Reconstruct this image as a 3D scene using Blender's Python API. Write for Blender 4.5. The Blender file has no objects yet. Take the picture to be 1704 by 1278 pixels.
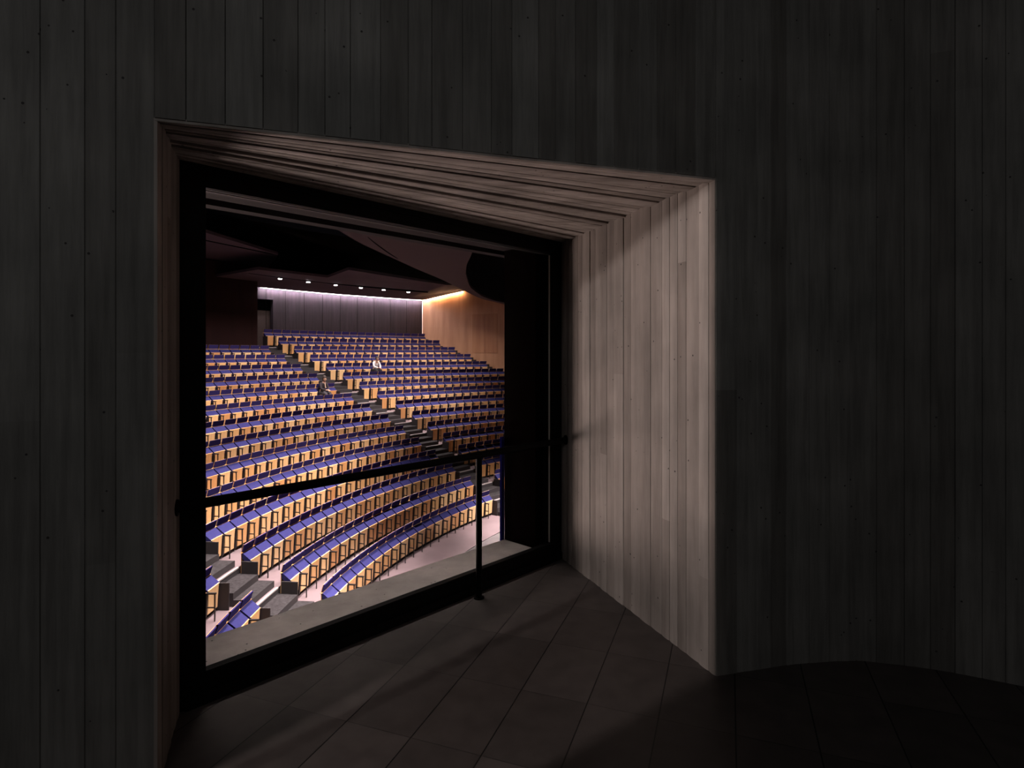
import bpy, bmesh, math, random
from mathutils import Vector, Matrix
rnd = random.Random(7)
C = bpy.context.scene.collection
SC = bpy.context.scene
PI = math.pi
EYE = 1.65            # eye height above the lobby floor
F = 980.0             # focal length in pixels of the 1704 px wide frame
HOR = 586.2

# ------------------------------------------------------------------ camera, world, exposure
cam_d = bpy.data.cameras.new('camera')
cam = bpy.data.objects.new('camera', cam_d); C.objects.link(cam)
cam.location = (0, 0, EYE); cam.rotation_euler = (PI/2, 0, 0)
cam_d.sensor_width = 36; cam_d.lens = F/1704*36
cam_d.shift_y = -(639-HOR)/1704
cam_d.clip_start = 0.05; cam_d.clip_end = 200
SC.camera = cam
SC.view_settings.view_transform = 'Standard'; SC.view_settings.look = 'None'
SC.view_settings.gamma = 1; SC.view_settings.use_curve_mapping = False
SC.view_settings.exposure = 0.0
w = bpy.data.worlds.new('world'); SC.world = w; w.use_nodes = True
w.node_tree.nodes['Background'].inputs[0].default_value = (0.02, 0.018, 0.02, 1)
w.node_tree.nodes['Background'].inputs[1].default_value = 0.1

def aim(o, target):
    d = Vector(target)-o.location
    o.rotation_euler = d.to_track_quat('-Z', 'Y').to_euler()
def area(name, loc, target, size, power, col, spread=180, shape='DISK', size_y=None):
    l = bpy.data.lights.new(name, 'AREA'); l.energy = power; l.color = col; l.shape = shape; l.size = size
    if size_y: l.size_y = size_y
    l.spread = math.radians(spread)
    o = bpy.data.objects.new(name, l); C.objects.link(o); o.location = loc; aim(o, target); return o
def spot(name, loc, target, angle, blend, power, col, radius=0.03):
    l = bpy.data.lights.new(name, 'SPOT'); l.energy = power; l.color = col; l.spot_size = math.radians(angle)
    l.spot_blend = blend; l.shadow_soft_size = radius
    o = bpy.data.objects.new(name, l); C.objects.link(o); o.location = loc; aim(o, target); return o

# seating geometry: every row is an arc round one centre, with one pitch and one rise
CX, CZ, R0, PITCH, RISE, WID = 15.005, 12.391, 19.42, 0.992, 0.4555, 0.55
T_H = 0.62                                     # height of the seat panel top above its tier
def RR(k): return R0+k*PITCH
def FL(k): return EYE-5.945+RISE*k-T_H         # tier level of row k
def pol(th, R, z=0.0):
    t = math.radians(th); return Vector((CX+R*math.cos(t), CZ+R*math.sin(t), z))

# hall lamps: louvred downlights in arcs under the ceiling
# (arc radius, height above the eye, illuminance weight, first angle, last angle, lamps)
LAMP_ARCS = [(15.8, 4.5, 1.7, 139, 182, 9), (20.2, 4.2, 1.15, 134, 182, 11), (24.8, 3.4, 1.0, 130, 180, 13), (28.9, 2.9, 1.25, 127, 176, 15), (33.0, 3.3, 1.5, 130, 147, 8)]
K_HALL = 3.7
for (R, h, wt, t0, t1, n) in LAMP_ARCS:
    kk = (R+1.5-R0)/PITCH
    H = EYE+h-(FL(kk)+0.6)                       # height over the rows it serves
    a1, a2 = -math.atan(0.6/H), math.atan(4.3/H); tilt = (a1+a2)/2; half = (a2-a1)/2*2.0
    gap = math.radians(t1-t0)/(n-1)*R
    pw = wt*K_HALL*3.4*H*gap*math.sin(2*half)*(0.55+H/22)
    for i in range(n):
        th = t0+(t1-t0)*i/(n-1)
        area('hall_downlight', pol(th, R, EYE+h), pol(th, R+math.tan(tilt)*4, EYE+h-4), 0.22, pw, (1.0, 0.86, 0.82), spread=2*math.degrees(half))
    print('ARC', R, round(H, 1), 'pw', round(pw, 1), 'spread', round(2*math.degrees(half)))
# added fill lamps, outside the view low in the hall, for soffit and reveal
area('added_hall_fill', (-8.6, 7.4, EYE-1.9), (-0.3, 3.6, EYE-0.1), 4.5, 8, (1.0, 0.82, 0.78), spread=80)
area('added_hall_fill', (-7.7, 8.7, EYE-3.5), (-0.3, 3.4, EYE+0.3), 3.0, 68, (1.0, 0.78, 0.70), spread=70)
area('added_sill_fill', (-1.2835, 4.2573, EYE+1.18), (-0.7748, 3.7762, EYE-1.55), 2.3, 2.7, (1.0, 0.90, 0.84), spread=38, shape='RECTANGLE', size_y=0.1)  # unseen strip lamp added to brighten the outer sill
# lobby lights
LS = Vector((-3.12, -0.10, EYE+1.24))
spot('lobby_spot', LS, (0.35, 3.4, EYE-0.6), 64, 0.2, 300, (1.0, 0.88, 0.84), 0.004)
area('added_lobby_fill', (-0.5, -1.6, 4.1), (0.0, 2.8, 1.6), 2.2, 21, (1.0, 0.985, 0.98))  # soft fill added to lift the lobby walls, no fixture known

# ------------------------------------------------------------------ materials
def nodes(name):
    m = bpy.data.materials.new(name); m.use_nodes = True
    nt = m.node_tree; b = nt.nodes['Principled BSDF']; return m, nt, b
def plain(name, col, rough=0.6, metal=0.0, emit=None, strength=0, spec=0.5):
    m, nt, b = nodes(name)
    b.inputs['Base Color'].default_value = (*col, 1); b.inputs['Roughness'].default_value = rough
    b.inputs['Metallic'].default_value = metal; b.inputs['Specular IOR Level'].default_value = spec
    if emit:
        b.inputs['Emission Color'].default_value = (*emit, 1); b.inputs['Emission Strength'].default_value = strength
    return m
def N(nt, t, **kw):
    n = nt.nodes.new(t)
    for k, v in kw.items(): setattr(n, k, v)
    return n
def ramp(nt, stops):
    r = N(nt, 'ShaderNodeValToRGB'); el = r.color_ramp.elements
    el[0].position, el[0].color = stops[0][0], (*stops[0][1], 1)
    el[1].position, el[1].color = stops[1][0], (*stops[1][1], 1)
    for p, c in stops[2:]:
        e = el.new(p); e.color = (*c, 1)
    return r
def concrete(name, c1, c2, scale, bump=0.5):
    """board-marked concrete; scale stretches the grain along the boards"""
    m, nt, b = nodes(name); L = nt.links.new
    tc = N(nt, 'ShaderNodeTexCoord'); mp = N(nt, 'ShaderNodeMapping'); mp.inputs['Scale'].default_value = scale
    L(tc.outputs['Object'], mp.inputs['Vector'])
    n1 = N(nt, 'ShaderNodeTexNoise'); n1.inputs['Scale'].default_value = 1.0; n1.inputs['Detail'].default_value = 7; n1.inputs['Roughness'].default_value = 0.65
    L(mp.outputs[0], n1.inputs['Vector'])
    n2 = N(nt, 'ShaderNodeTexNoise'); n2.inputs['Scale'].default_value = 2.3; n2.inputs['Detail'].default_value = 5
    L(tc.outputs['Object'], n2.inputs['Vector'])
    at = N(nt, 'ShaderNodeAttribute', attribute_name='board')
    r = ramp(nt, [(0.34, c1), (0.62, c2)]); L(n1.outputs['Fac'], r.inputs[0])
    mx = N(nt, 'ShaderNodeMix', data_type='RGBA', blend_type='MULTIPLY'); mx.inputs[0].default_value = 1
    r2 = ramp(nt, [(0.3, (0.75, 0.75, 0.75)), (0.7, (1.12, 1.10, 1.10))]); L(n2.outputs['Fac'], r2.inputs[0])
    L(r.outputs[0], mx.inputs[6]); L(r2.outputs[0], mx.inputs[7])
    mx2 = N(nt, 'ShaderNodeMix', data_type='RGBA', blend_type='MULTIPLY'); mx2.inputs[0].default_value = 1
    r3 = ramp(nt, [(0.0, (0.70, 0.685, 0.67)), (1.0, (1.08, 1.09, 1.09))]); L(at.outputs['Fac'], r3.inputs[0])
    L(mx.outputs[2], mx2.inputs[6]); L(r3.outputs[0], mx2.inputs[7])
    # pores
    v = N(nt, 'ShaderNodeTexVoronoi'); v.inputs['Scale'].default_value = 17; L(tc.outputs['Object'], v.inputs['Vector'])
    nv = N(nt, 'ShaderNodeTexNoise'); nv.inputs['Scale'].default_value = 6; L(tc.outputs['Object'], nv.inputs['Vector'])
    lt = N(nt, 'ShaderNodeMath', operation='LESS_THAN'); lt.inputs[1].default_value = 0.085; L(v.outputs['Distance'], lt.inputs[0])
    gt = N(nt, 'ShaderNodeMath', operation='GREATER_THAN'); gt.inputs[1].default_value = 0.52; L(nv.outputs['Fac'], gt.inputs[0])
    mu = N(nt, 'ShaderNodeMath', operation='MULTIPLY'); L(lt.outputs[0], mu.inputs[0]); L(gt.outputs[0], mu.inputs[1])
    mx3 = N(nt, 'ShaderNodeMix', data_type='RGBA'); L(mu.outputs[0], mx3.inputs[0]); L(mx2.outputs[2], mx3.inputs[6])
    mx3.inputs[7].default_value = (0.05, 0.045, 0.045, 1)
    L(mx3.outputs[2], b.inputs['Base Color'])
    b.inputs['Roughness'].default_value = 0.72; b.inputs['Specular IOR Level'].default_value = 0.3
    sb = N(nt, 'ShaderNodeMath', operation='SUBTRACT'); L(n1.outputs['Fac'], sb.inputs[0]); L(mu.outputs[0], sb.inputs[1])
    bp = N(nt, 'ShaderNodeBump'); bp.inputs['Strength'].default_value = bump; bp.inputs['Distance'].default_value = 0.006
    L(sb.outputs[0], bp.inputs['Height']); L(bp.outputs[0], b.inputs['Normal'])
    return m
M = {}
M['conc'] = concrete('board_marked_concrete', (0.19, 0.185, 0.175), (0.28, 0.275, 0.26), (26, 26, 1.6))
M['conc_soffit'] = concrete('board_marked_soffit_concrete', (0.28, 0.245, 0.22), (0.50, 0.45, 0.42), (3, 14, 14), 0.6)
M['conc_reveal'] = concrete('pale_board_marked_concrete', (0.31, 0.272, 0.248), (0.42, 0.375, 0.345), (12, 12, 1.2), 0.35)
M['sill'] = concrete('smooth_sill_concrete', (0.44, 0.39, 0.365), (0.56, 0.505, 0.475), (5, 5, 5), 0.15)
M['black_metal'] = plain('black_coated_metal', (0.0035, 0.003, 0.003), 0.6, 0.0, spec=0.15)
M['rail'] = plain('black_painted_steel', (0.004, 0.0035, 0.0035), 0.5, spec=0.06)
M['bead'] = plain('pale_glazing_bead', (0.5, 0.47, 0.42), 0.5)
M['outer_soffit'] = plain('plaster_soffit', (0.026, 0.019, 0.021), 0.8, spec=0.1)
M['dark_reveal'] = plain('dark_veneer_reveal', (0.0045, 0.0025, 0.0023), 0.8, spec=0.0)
M['blue_edge'] = plain('blue_lit_edge', (0.010, 0.010, 0.10), 0.9, spec=0.0)  # blue light on the outer reveal's edge, put into the colour
M['black'] = plain('black_void', (0.0012, 0.0012, 0.0015), 0.9, spec=0.0)
M['ceiling'] = plain('dark_plaster_ceiling', (0.062, 0.046, 0.058), 0.85, spec=0.1)
M['cloud'] = plain('ceiling_reflector', (0.075, 0.056, 0.057), 0.8, spec=0.1)
M['led_cool'] = plain('cove_led_cool', (1, 1, 1), 0.5, emit=(1.0, 0.88, 0.97), strength=260)
M['led_warm'] = plain('cove_led_warm', (1, 1, 1), 0.5, emit=(1.0, 0.58, 0.31), strength=190)
M['lamp'] = plain('downlight_lens', (1, 1, 1), 0.5, emit=(1.0, 0.97, 1.0), strength=30)
M['step'] = None

def floor_tiles():
    m, nt, b = nodes('dark_floor_tiles'); L = nt.links.new
    tc = N(nt, 'ShaderNodeTexCoord'); mp = N(nt, 'ShaderNodeMapping')
    # tile strips run towards (0.3457, 0.9384)
    mp.inputs['Rotation'].default_value = (0, 0, math.atan2(0.3457, 0.9384)); mp.inputs['Location'].default_value = (-0.028, -2.717, 0)
    L(tc.outputs['Object'], mp.inputs['Vector'])
    sep = N(nt, 'ShaderNodeSeparateXYZ'); L(mp.outputs[0], sep.inputs[0])
    def groove(out, size, half):
        d = N(nt, 'ShaderNodeMath', operation='PINGPONG'); d.inputs[1].default_value = size/2; L(out, d.inputs[0])
        g = N(nt, 'ShaderNodeMath', operation='LESS_THAN'); g.inputs[1].default_value = half; L(d.outputs[0], g.inputs[0]); return g
    def snap(out, size):
        a = N(nt, 'ShaderNodeMath', operation='DIVIDE'); a.inputs[1].default_value = size; L(out, a.inputs[0])
        f = N(nt, 'ShaderNodeMath', operation='FLOOR'); L(a.outputs[0], f.inputs[0]); return f
    gx = groove(sep.outputs[0], 0.3265, 0.0028); gy = groove(sep.outputs[1], 0.501, 0.0010)
    gm = N(nt, 'ShaderNodeMath', operation='MAXIMUM'); L(gx.outputs[0], gm.inputs[0]); L(gy.outputs[0], gm.inputs[1])
    cb = N(nt, 'ShaderNodeCombineXYZ'); L(snap(sep.outputs[0], 0.3265).outputs[0], cb.inputs[0]); L(snap(sep.outputs[1], 0.501).outputs[0], cb.inputs[1])
    wn = N(nt, 'ShaderNodeTexWhiteNoise'); L(cb.outputs[0], wn.inputs['Vector'])
    r = ramp(nt, [(0, (0.058, 0.048, 0.045)), (1, (0.088, 0.073, 0.069))]); L(wn.outputs['Value'], r.inputs[0])
    ns = N(nt, 'ShaderNodeTexNoise'); ns.inputs['Scale'].default_value = 9; ns.inputs['Detail'].default_value = 6; L(tc.outputs['Object'], ns.inputs['Vector'])
    r2 = ramp(nt, [(0.3, (0.8, 0.8, 0.8)), (0.7, (1.15, 1.15, 1.15))]); L(ns.outputs['Fac'], r2.inputs[0])
    mu = N(nt, 'ShaderNodeMix', data_type='RGBA', blend_type='MULTIPLY'); mu.inputs[0].default_value = 1; L(r.outputs[0], mu.inputs[6]); L(r2.outputs[0], mu.inputs[7])
    mx = N(nt, 'ShaderNodeMix', data_type='RGBA'); L(gm.outputs[0], mx.inputs[0]); L(mu.outputs[2], mx.inputs[6]); mx.inputs[7].default_value = (0.006, 0.006, 0.006, 1)
    L(mx.outputs[2], b.inputs['Base Color']); b.inputs['Roughness'].default_value = 0.5
    inv = N(nt, 'ShaderNodeMath', operation='SUBTRACT'); inv.inputs[0].default_value = 1; L(gm.outputs[0], inv.inputs[1])
    bp = N(nt, 'ShaderNodeBump'); bp.inputs['Distance'].default_value = 0.003; L(inv.outputs[0], bp.inputs['Height']); L(bp.outputs[0], b.inputs['Normal'])
    return m
M['tiles'] = floor_tiles()
def noisy(name, c1, c2, scale=(1, 1, 1), ns=4.0, rough=0.7, spec=0.4):
    m, nt, b = nodes(name); L = nt.links.new
    tc = N(nt, 'ShaderNodeTexCoord'); mp = N(nt, 'ShaderNodeMapping'); mp.inputs['Scale'].default_value = scale
    L(tc.outputs['Object'], mp.inputs['Vector'])
    n1 = N(nt, 'ShaderNodeTexNoise'); n1.inputs['Scale'].default_value = ns; n1.inputs['Detail'].default_value = 5; L(mp.outputs[0], n1.inputs['Vector'])
    r = ramp(nt, [(0.35, c1), (0.65, c2)]); L(n1.outputs['Fac'], r.inputs[0]); L(r.outputs[0], b.inputs['Base Color'])
    b.inputs['Roughness'].default_value = rough; b.inputs['Specular IOR Level'].default_value = spec
    return m
M['tier'] = noisy('mauve_grey_screed', (0.115, 0.083, 0.090), (0.142, 0.102, 0.111), ns=1.2)
M['nosing'] = plain('pale_step_nosing', (0.40, 0.35, 0.35), 0.6)
M['riser'] = plain('dark_riser', (0.03, 0.025, 0.028), 0.8)
M['step'] = noisy('grey_step_carpet', (0.020, 0.018, 0.019), (0.034, 0.031, 0.033), ns=14, rough=0.95, spec=0.1)
M['stage'] = noisy('grey_stage_floor', (0.075, 0.065, 0.068), (0.095, 0.083, 0.085), ns=2)
M['backwall'] = noisy('dark_panelled_back_wall', (0.024, 0.018, 0.022), (0.034, 0.025, 0.031), (2.5, 2.5, 0.2), 3.0, 0.6, 0.15)
M['woodwall'] = noisy('warm_veneer_wall', (0.36, 0.18, 0.095), (0.48, 0.26, 0.145), (1.2, 1.2, 0.15), 2.0, 0.5)
M['darkwall'] = noisy('dark_brown_booth_wall', (0.016, 0.007, 0.007), (0.022, 0.009, 0.009), (2, 2, 0.2), 2.0, 0.7, 0.05)
def wood(name, kind):
    m, nt, b = nodes(name); L = nt.links.new
    if kind == 'object':
        s = N(nt, 'ShaderNodeObjectInfo').outputs['Random']
    else:
        s = N(nt, 'ShaderNodeNewGeometry').outputs['Random Per Island']
    r = ramp(nt, [(0, (0.60, 0.29, 0.11)), (1, (0.86, 0.60, 0.32)), (0.5, (0.76, 0.47, 0.21)), (0.25, (0.70, 0.39, 0.16))]); L(s, r.inputs[0])
    tc = N(nt, 'ShaderNodeTexCoord'); mp = N(nt, 'ShaderNodeMapping'); mp.inputs['Scale'].default_value = (22, 22, 1.5)
    L(tc.outputs['Object'], mp.inputs['Vector'])
    n1 = N(nt, 'ShaderNodeTexNoise'); n1.inputs['Scale'].default_value = 1; n1.inputs['Detail'].default_value = 4; L(mp.outputs[0], n1.inputs['Vector'])
    r2 = ramp(nt, [(0.3, (0.82, 0.80, 0.78)), (0.7, (1.06, 1.06, 1.06))]); L(n1.outputs['Fac'], r2.inputs[0])
    mu = N(nt, 'ShaderNodeMix', data_type='RGBA', blend_type='MULTIPLY'); mu.inputs[0].default_value = 1; L(r.outputs[0], mu.inputs[6]); L(r2.outputs[0], mu.inputs[7])
    L(mu.outputs[2], b.inputs['Base Color']); b.inputs['Roughness'].default_value = 0.42
    return m
M['wood'] = wood('beech_veneer', 'object'); M['wood_far'] = wood('beech_veneer_far_rows', 'island')
M['blue'] = noisy('blue_upholstery', (0.022, 0.0215, 0.094), (0.028, 0.027, 0.112), ns=30, rough=0.95, spec=0.15)
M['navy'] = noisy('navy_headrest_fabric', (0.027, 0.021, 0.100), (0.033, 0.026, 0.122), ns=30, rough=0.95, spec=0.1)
M['seat_black'] = plain('black_seat_metal', (0.012, 0.010, 0.010), 0.5)
M['end_black'] = plain('black_end_panel', (0.022, 0.017, 0.018), 0.7)
def glass():
    m = bpy.data.materials.new('window_glass'); m.use_nodes = True; nt = m.node_tree
    for n in list(nt.nodes): nt.nodes.remove(n)
    out = N(nt, 'ShaderNodeOutputMaterial'); mix = N(nt, 'ShaderNodeMixShader'); tr = N(nt, 'ShaderNodeBsdfTransparent')
    gl = N(nt, 'ShaderNodeBsdfGlossy'); gl.inputs['Roughness'].default_value = 0.02
    mix.inputs[0].default_value = 0.004; nt.links.new(tr.outputs[0], mix.inputs[1]); nt.links.new(gl.outputs[0], mix.inputs[2]); nt.links.new(mix.outputs[0], out.inputs[0])
    tr.inputs[0].default_value = (0.97, 0.97, 0.97, 1)
    return m
M['glass'] = glass()

# ------------------------------------------------------------------ mesh helpers
class MB:
    def __init__(s): s.v = []; s.f = []; s.m = []; s.a = []
    def add(s, verts, faces, mi=0, att=0.5):
        o = len(s.v); s.v += [tuple(p) for p in verts]
        s.f += [tuple(o+i for i in f) for f in faces]; s.m += [mi]*len(faces); s.a += [att]*len(faces)
    def hexa(s, p, mi=0, att=0.5):        # 8 corners: bottom ring then top ring
        s.add(p, [(3, 2, 1, 0), (4, 5, 6, 7), (0, 1, 5, 4), (1, 2, 6, 5), (2, 3, 7, 6), (3, 0, 4, 7)], mi, att)
    def box(s, x0, x1, y0, y1, z0, z1, mi=0, att=0.5):
        s.hexa([(x0, y0, z0), (x1, y0, z0), (x1, y1, z0), (x0, y1, z0), (x0, y0, z1), (x1, y0, z1), (x1, y1, z1), (x0, y1, z1)], mi, att)
    def prism_yz(s, prof, x0, x1, mi=0, att=0.5):      # profile in (y, z), counter-clockwise seen from -x
        n = len(prof); v = [(x0, y, z) for y, z in prof]+[(x1, y, z) for y, z in prof]
        f = [tuple(range(n)), tuple(range(2*n-1, n-1, -1))]+[(i, n+i, n+(i+1) % n, (i+1) % n) for i in range(n)]
        s.add(v, f, mi, att)
    def tube(s, pts, r, seg=12, mi=0):
        pts = [Vector(p) for p in pts]; rings = []
        for i, p in enumerate(pts):
            t = (pts[min(i+1, len(pts)-1)]-pts[max(i-1, 0)]).normalized()
            a = t.cross(Vector((0, 0, 1)));  a = a.normalized() if a.length > 1e-3 else Vector((1, 0, 0))
            bb = t.cross(a).normalized()
            rings.append([p+r*(math.cos(2*PI*j/seg)*a+math.sin(2*PI*j/seg)*bb) for j in range(seg)])
        v = [q for g in rings for q in g]; f = []
        for i in range(len(rings)-1):
            for j in range(seg):
                f.append((i*seg+j, i*seg+(j+1) % seg, (i+1)*seg+(j+1) % seg, (i+1)*seg+j))
        f += [tuple(range(seg-1, -1, -1)), tuple(range((len(rings)-1)*seg, len(rings)*seg))]
        s.add(v, f, mi)
    def mesh(s, name, mats):
        me = bpy.data.meshes.new(name); me.from_pydata(s.v, [], s.f)
        for m in mats: me.materials.append(m)
        me.polygons.foreach_set('material_index', s.m)
        at = me.attributes.new('board', 'FLOAT', 'FACE'); at.data.foreach_set('value', s.a)
        bm = bmesh.new(); bm.from_mesh(me); bmesh.ops.recalc_face_normals(bm, faces=bm.faces); bm.to_mesh(me); bm.free()
        return me
    def build(s, name, mats, parent=None, bevel=0.0):
        if not isinstance(mats, (list, tuple)): mats = [mats]
        me = s.mesh(name, mats); o = bpy.data.objects.new(name, me); C.objects.link(o)
        if parent: o.parent = parent
        if bevel:
            b = o.modifiers.new('bevel', 'BEVEL'); b.width = bevel; b.segments = 2; b.limit_method = 'ANGLE'
        return o
def tag(o, label=None, cat=None, group=None, kind=None):
    if label: o['label'] = label
    if cat: o['category'] = cat
    if group: o['group'] = group
    if kind: o['kind'] = kind
    return o
def struct(o, label=None): 
    o['kind'] = 'structure'
    if label: o['label'] = label
    return o
def empty(name, loc=(0, 0, 0), rz=0.0):
    o = bpy.data.objects.new(name, None); C.objects.link(o); o.location = loc; o.rotation_euler = (0, 0, rz); o.empty_display_size = 0.2; return o

# ------------------------------------------------------------------ opening geometry (plan points, x right, y forward)
A = Vector((-1.356, 2.2335)); B = Vector((-1.5235, 2.695)); Cc = Vector((0.4004, 4.728)); D = Vector((1.0386, 3.005))
E = (Cc-B).normalized(); NN = Vector((-E.y, E.x)); LEN = (Cc-B).length
SOF = EYE+0.89
def en(e, n, z=0.0):
    p = B+E*e+NN*n; return Vector((p.x, p.y, z))

def boards(mb, pts, z0, z1, nrm_side=1, wmin=0.085, wmax=0.14, depth=0.005, rn=None, mi=0, gr=0.003, cup=(-0.003, 0.003)):
    """vertical boards along a plan polyline; each stands out by a few millimetres, joints are thin fins or steps"""
    rn = rn or rnd
    cum = [0]; 
    for i in range(len(pts)-1): cum.append(cum[-1]+(pts[i+1]-pts[i]).length)
    def at(s):
        s = max(0, min(cum[-1], s))
        for i in range(len(pts)-1):
            if s <= cum[i+1]+1e-9:
                t = (s-cum[i])/(cum[i+1]-cum[i]); d = (pts[i+1]-pts[i]).normalized()
                return pts[i].lerp(pts[i+1], t), Vector((-d.y, d.x))*nrm_side
        d = (pts[-1]-pts[-2]).normalized(); return pts[-1].copy(), Vector((-d.y, d.x))*nrm_side
    s = 0
    prof = []
    while s < cum[-1]-1e-6:
        wd = rn.uniform(wmin, wmax); e = min(s+wd, cum[-1])
        if cum[-1]-e < 0.04: e = cum[-1]
        o = rn.uniform(0, depth); cu = rn.uniform(*cup); sh = rn.random()
        prof.append((s, e, o, cup, sh)); s = e
    for (s0, s1, o, cup, sh) in prof:
        k = 5; P = []
        g = 0.0022
        offs = [(s0, -gr), (s0+g, o)]+[(s0+g+(s1-s0-2*g)*j/k, o+cu*math.sin(PI*j/k)) for j in range(1, k)]+[(s1-g, o), (s1, -gr)]
        for (ss, oo) in offs:
            p, nn = at(ss); q = p+nn*oo; P.append(q)
        # split in height at a random board end for some boards
        zs = [z0, z1]
        if rn.random() < 0.35 and z1-z0 > 1.2: zs = [z0, rn.uniform(z0+0.4, z1-0.3), z1]
        for zi in range(len(zs)-1):
            shh = sh if zi == 0 else rn.random()
            dz = 0.0 if zi == 0 else rn.uniform(-0.0015, 0.0015)
            v = [(q.x, q.y, zs[zi]) for q in P]+[(q.x, q.y, zs[zi+1]) for q in P]; n = len(P)
            mb.add(v, [(i, i+1, n+i+1, n+i) for i in range(n-1)], mi, shh)

# lobby floor
# (one sheet: the niche floor continues the lobby floor)
mb = MB()
mb.add([(-4.15, -5, 0), (4.2, -5, 0), (4.2, 3.5, 0), (D.x+0.3, 3.5, 0), (Cc.x+0.1, Cc.y, 0), en(LEN, 0.03, 0), en(0, 0.03, 0), (-4.15, 0.4, 0)], [tuple(range(8))])
fl = mb.build('floor', M['tiles']); struct(fl)

# lobby wall: left of the opening, above it, then curving away to the right
ADd = (D-A).normalized()
WT = 4.3
mb = MB(); rn = random.Random(3)
leftpts = [A-ADd*3.2+Vector((0.25, -0.75)), A-ADd*2.2+Vector((0.08, -0.25)), A-ADd*1.2, A]
boards(mb, leftpts, 0, WT, -1, rn=rn)
boards(mb, [A, D], SOF, WT, -1, rn=rn)
crv = [D, Vector((1.256, 3.056)), Vector((1.491, 3.118)), Vector((1.731, 3.15)), Vector((1.874, 3.15)), Vector((2.13, 3.09)),
       Vector((2.312, 3.02)), Vector((2.549, 2.90)), Vector((2.95, 2.62)), Vector((3.4, 2.15)), Vector((3.8, 1.5)), Vector((4.05, 0.6)), Vector((4.1, -0.6)), Vector((3.9, -2.0)), Vector((3.9, -5.0))]
boards(mb, crv, 0, WT, -1, rn=rn)
wf = mb.build('wall_front', M['conc']); struct(wf, 'dark board-marked concrete wall with a deep angled window opening')
# reveals
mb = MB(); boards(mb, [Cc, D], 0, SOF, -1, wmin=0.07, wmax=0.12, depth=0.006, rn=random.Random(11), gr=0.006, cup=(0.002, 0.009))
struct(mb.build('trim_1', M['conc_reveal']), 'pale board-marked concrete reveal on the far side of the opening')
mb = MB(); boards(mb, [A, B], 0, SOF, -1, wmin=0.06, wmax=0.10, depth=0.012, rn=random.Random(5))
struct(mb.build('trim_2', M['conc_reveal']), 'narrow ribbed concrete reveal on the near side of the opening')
# soffit: boards fan between the wall edge and the window head
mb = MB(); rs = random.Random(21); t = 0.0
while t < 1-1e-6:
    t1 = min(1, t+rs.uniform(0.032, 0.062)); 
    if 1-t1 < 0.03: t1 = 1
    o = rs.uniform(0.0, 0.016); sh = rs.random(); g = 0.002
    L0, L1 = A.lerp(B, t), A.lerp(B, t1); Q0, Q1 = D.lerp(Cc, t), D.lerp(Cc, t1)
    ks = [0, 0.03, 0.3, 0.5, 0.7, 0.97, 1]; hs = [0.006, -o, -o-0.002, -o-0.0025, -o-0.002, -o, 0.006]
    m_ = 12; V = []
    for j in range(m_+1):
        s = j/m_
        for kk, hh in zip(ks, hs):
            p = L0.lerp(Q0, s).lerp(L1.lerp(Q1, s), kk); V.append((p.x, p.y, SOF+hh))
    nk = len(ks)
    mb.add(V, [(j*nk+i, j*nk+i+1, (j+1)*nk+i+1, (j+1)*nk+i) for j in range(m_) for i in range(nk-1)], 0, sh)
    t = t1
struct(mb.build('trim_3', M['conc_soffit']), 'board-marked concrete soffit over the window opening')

# rest of the lobby, behind the camera
mb = MB(); mb.add([(-4.15, -5, WT), (4.2, -5, WT), (4.2, 3.5, WT), (D.x, 3.5, WT), en(0.9, 0.0, WT), en(0, 0.0, WT), (-4.15, 0.4, WT)], [tuple(range(7))]); struct(mb.build('ceiling', M['conc']))
mb = MB()
mb.add([(-4.15, -5, 0), (4.2, -5, 0), (4.2, -5, WT), (-4.15, -5, WT)], [(0, 1, 2, 3)]); struct(mb.build('wall_back', M['conc']))
mb = MB(); mb.add([(-4.15, -5, 0), (-4.15, 0.5, 0), (-4.15, 0.5, WT), (-4.15, -5, WT)], [(0, 1, 2, 3)]); struct(mb.build('wall_left', M['conc']))

# added plate, unseen, masking the lobby spot to the opening (up on the left)
ax = (Vector((0.35, 3.4, EYE-0.6))-LS).normalized(); ux = ax.cross(Vector((0, 0, 1))).normalized(); uy = ux.cross(ax)
def onp(p):
    d = Vector(p)-LS; d *= 0.4/d.dot(ax); q = LS+d; return ((q-LS).dot(ux), (q-LS).dot(uy))
hole = [onp((A.x+0.10, A.y, SOF-0.04)), onp((D.x-0.02, D.y, SOF-0.012)), onp((D.x-0.02, D.y, -1.6)), onp((A.x+0.10, A.y, -1.6))]
rim = [(-0.36, 0.3), (0.36, 0.3), (0.36, -0.42), (-0.36, -0.42)]
mb = MB(); P3 = lambda q, t: LS+ax*(0.4+t)+ux*q[0]+uy*q[1]
v = [P3(q, 0) for q in rim]+[P3(q, 0) for q in hole]+[P3(q, 0.003) for q in rim]+[P3(q, 0.003) for q in hole]
mb.add(v, [(i, (i+1) % 4, 4+(i+1) % 4, 4+i) for i in range(4)]+[(8+i, 12+i, 12+(i+1) % 4, 8+(i+1) % 4) for i in range(4)]+[(i, 8+i, 8+(i+1) % 4, (i+1) % 4) for i in range(4)]+[(4+i, 4+(i+1) % 4, 12+(i+1) % 4, 12+i) for i in range(4)])
struct(mb.build('spot_mask_plate', M['black_metal']))

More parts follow.
